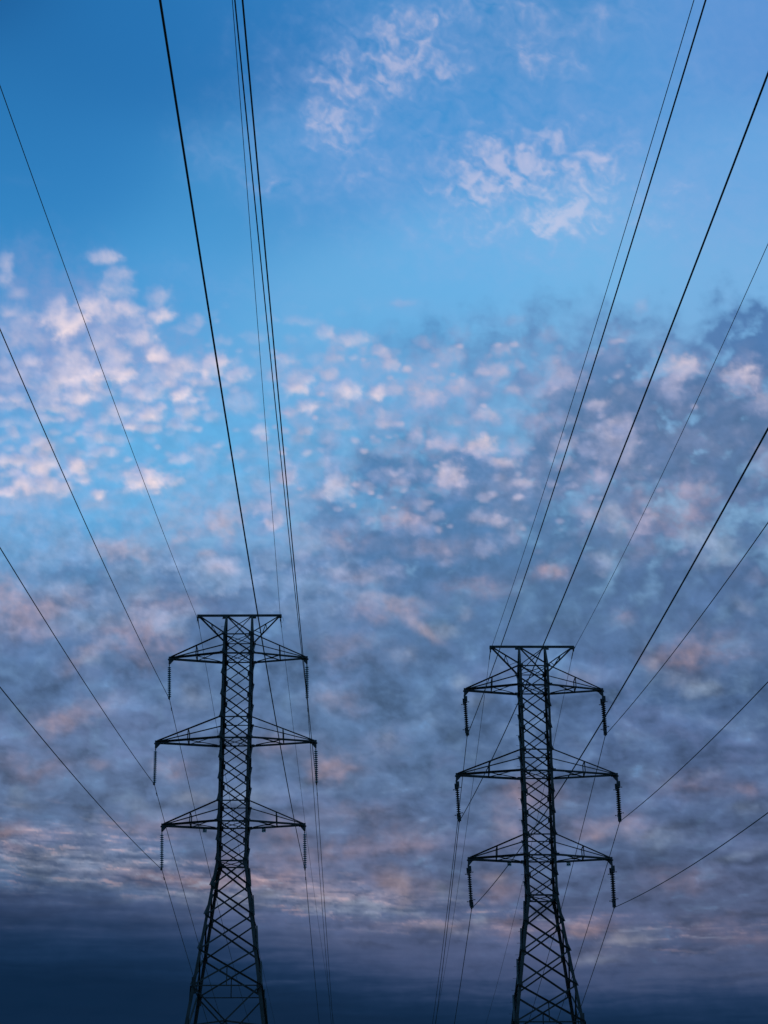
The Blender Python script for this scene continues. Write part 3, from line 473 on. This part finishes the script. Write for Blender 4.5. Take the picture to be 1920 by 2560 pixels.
# ---------------------------------------------------------------- insulator strings, each hanging from its crossarm
dm=MB(); dm.lathe([(.03,.06),(.045,.055),(.05,.02),(.09,.005),(.128,-.018),(.133,-.032),(.12,-.037),(.085,-.02),(.06,-.026),(.045,-.018),(.03,-.03)],20); GD=dm.mesh('glass_disc',GLASS,True)
dm=MB(); dm.lathe([(.03,.075),(.05,.07),(.055,.03),(.09,.012),(.128,-.008),(.136,-.024),(.122,-.033),(.09,-.018),(.06,-.03),(.03,-.03)],20); PD=dm.mesh('porcelain_disc',PORC,True)
SIDE={-1:'left',1:'right'}; LEVEL=['top','middle','lowest']
def local(root,H,x,y,z): return root.matrix_basis@V((x,y,z+H))
CL={}
bpy.context.view_layer.update()
for root,H,pn in((PY1,HT1,1),(PY2,HT2,2)):
    for i,l in enumerate(('a1l','a2l','a3l')):
        L,dz=ARM[i+1]
        for sx in(-1,1):
            top=local(root,H,sx*(L+.02),0,LV[l]+dz-.43); bot=CLAMP['T%d%d%s'%(pn,i+1,'-' if sx<0 else '+')]
            bot=V((bot[0],bot[1],bot[2]+1.6)); d=(top-bot); Ln=d.length
            if pn==1:
                r=empty('insulator_string',top); tag(r,"glass disc string hanging at the %s end of the left pylon's %s crossarm"%(SIDE[sx],LEVEL[i]),'insulator','glass insulator strings on the left pylon')
            else:
                r=empty('insulator_string',top); tag(r,"dark horned twin insulator string at the %s end of the right pylon's %s crossarm"%(SIDE[sx],LEVEL[i]),'insulator','twin insulator strings on the right pylon')
            zz=d.normalized(); xx=V((1,0,0)); yy=zz.cross(xx).normalized(); xx=yy.cross(zz); r.rotation_euler=Matrix((xx,yy,zz)).transposed().to_euler()
            if pn==1:
                p0=.24; n=16; pitch=(Ln-.24-.1)/n
                m=MB(); m.tube([(0,0,.02),(0,0,-p0)],.018,8); m.box((0,0,-.05),.05,.06,.08); m.lathe([(.02,-.1),(.045,-.12),(.045,-.17),(.02,-.2)],10); m.build('shackle',DARKST,r)
                m=MB(); m.tube([(0,0,-p0),(0,0,-Ln+.06)],.036,8); m.build('pin_core',DARKST,r)
                for k in range(n): inst('glass_disc',GD,r,(0,0,-p0-.05-pitch*k))
                m=MB(); m.box((0,0,-Ln+.03),.07,.3,.09); m.box((0,0,-Ln+.1),.05,.07,.1); m.box((-.0,-.14,-Ln+.05),.12,.06,.06); m.build('suspension_clamp',DARKST,r)
            else:
                n=13; p0=.58; pitch=.152; yo=.3
                m=MB(); m.tube([(0,0,.02),(0,0,-.14)],.02,8); m.poly([(0,-.05,-.1),(0,.05,-.1),(0,.42,-.38),(0,.42,-.46),(0,-.42,-.46),(0,-.42,-.38)],(.06,0,0))
                for s in(-1,1): m.box((-.03*s,s*yo,-.36),.25,.07,.4); m.box((.03*s,s*yo,-.27),.12,.05,.42)
                m.build('yoke_plate',DARKST,r)
                m=MB(); z=-Ln+.36
                m.poly([(0,-.42,z+.06),(0,.42,z+.06),(0,.42,z-.04),(0,.06,z-.32),(0,-.06,z-.32),(0,-.42,z-.04)],(.07,0,0)); m.box((0,0,-Ln+.02),.1,.34,.1)
                for s in(-1,1): m.box((.035*s,s*yo,z-.06),.24,.07,.42)
                m.build('yoke_plate',DARKST,r)
                for s in(-1,1):
                    m=MB(); m.tube([(0,s*yo,-.5),(0,s*yo,-Ln+.36)],.034,8); m.build('pin_core',DARKST,r)
                    for zz in(-.60,-Ln+.52):
                        m=MB(); m.tube([(0,s*yo,zz),(-s*.2,s*yo,zz),(-s*.25,s*yo,zz-.01)],.022,8); m.tube([(-s*.25,s*yo,zz-.03),(-s*.25,s*yo,zz+.03)],.03,8); m.build('arcing_horn',DARKST,r)
                    pt=(Ln-.36-p0-.02)/n
                    for k in range(n): inst('porcelain_disc',PD,r,(0,s*yo,-p0-.05-pt*k))
            CL[pn,i,sx]=bot
# ---------------------------------------------------------------- conductors and earth wires: sagging lines, clamped once at each pylon
def span(A,az,k,c,sg,s0,s1,n):
    d=(math.sin(az)*sg,math.cos(az)*sg)
    return [V((A[0]+d[0]*s,A[1]+d[1]*s,A[2]+k*s+c*s*s)) for s in [s0+(s1-s0)*(i/n)**1.3 for i in range(n+1)]]
for pn,pname in((1,'left'),(2,'right')):
    for key in('1-','2-','3-','1+','2+','3+','E-','E+'):
        sx=-1 if key[1]=='-' else 1; F=WIRES['T%dF%s'%(pn,key)]; R_=WIRES['T%dR%s'%(pn,key)]
        A=V(R_[0])+V((0,0,1.6)); e=key[0]=='E'
        fr=span(A,*F[1:],-1,0,195,110); re=span(A,*R_[1:],1,0,330,110)
        m=MB(); rad=(.0145 if pn==1 else .015) if e else (.021 if pn==1 else .024)
        m.tube(list(reversed(fr))+re[1:],rad,8)
        if e:
            o=m.build('earth_wire',ALU,None,True); tag(o,"thin earth wire tied at the %s tip of the %s pylon's top beam"%(SIDE[sx],pname),'wire','thin earth wires')
            r=MB()
            for sp,ll in((F,1.1),(R_,1.5)):
                sg=-1 if sp is F else 1; q=span(A,*sp[1:],sg,0,ll,8); r.tube(q,[rad*2.1]*8+[rad*1.2],8)
            r.build('armour_rod',ALU,o)
            cmb=MB(); tp=local(PY1 if pn==1 else PY2,HT1 if pn==1 else HT2,sx*(ARM[0][0]-.02),0,-.12)
            cmb.tube([tp,A+V((0,0,.05))],.028,8); cmb.box(A+V((0,0,-.02)),.09,.3,.12); cmb.build('earth_clamp',DARKST,o)
            if pn==1:
                w=.17*sx; lp=MB(); h=.42 if sx>0 else .36
                pts=[tp+V((sx*.04,0,.02)),tp+V((w*.8,0,-.02)),tp+V((w*1.15,0,-.16)),tp+V((w*1.2,0,-h*.75)),tp+V((w*1.05,0,-h*1.02)),tp+V((w*.6,0,-h*1.0)),tp+V((w*.3,.2,-h*.85))]
                if sx<0: pts=[tp+V((-.02,0,-.05)),tp+V((-.08,0,-.15)),tp+V((-.09,0,-.42)),tp+V((-.05,0,-.52)),tp+V((-.01,0,-.42)),tp+V((0,.1,-.22))]
                lp.tube(pts,.010,6); lp.build('bonding_loop',ALU,o,True)
        else:
            i=int(key[0])-1
            o=m.build('conductor',ALU,None,True); tag(o,"thick conductor clamped below the %s end of the %s pylon's %s crossarm"%(SIDE[sx],pname,LEVEL[i]),'wire','phase conductors of the %s line'%pname)
            if pn==1:
                for sp,s in((F,.6),(R_,1.7)):
                    sg=-1 if sp is F else 1; q=[span(A,*sp[1:],sg,0,s+t,1)[1] for t in(-.24,-.14,0,.14,.24)]; dn=V((0,0,-.075)); w=MB()
                    w.tube([q[0]+dn,q[2]+dn,q[4]+dn],.01,6); w.tube([q[0]+dn,q[1]+dn],.036,8); w.tube([q[3]+dn,q[4]+dn],.036,8); w.box(q[2]+dn/2,.05,.05,.12); w.build('vibration_damper',DARKST,o)
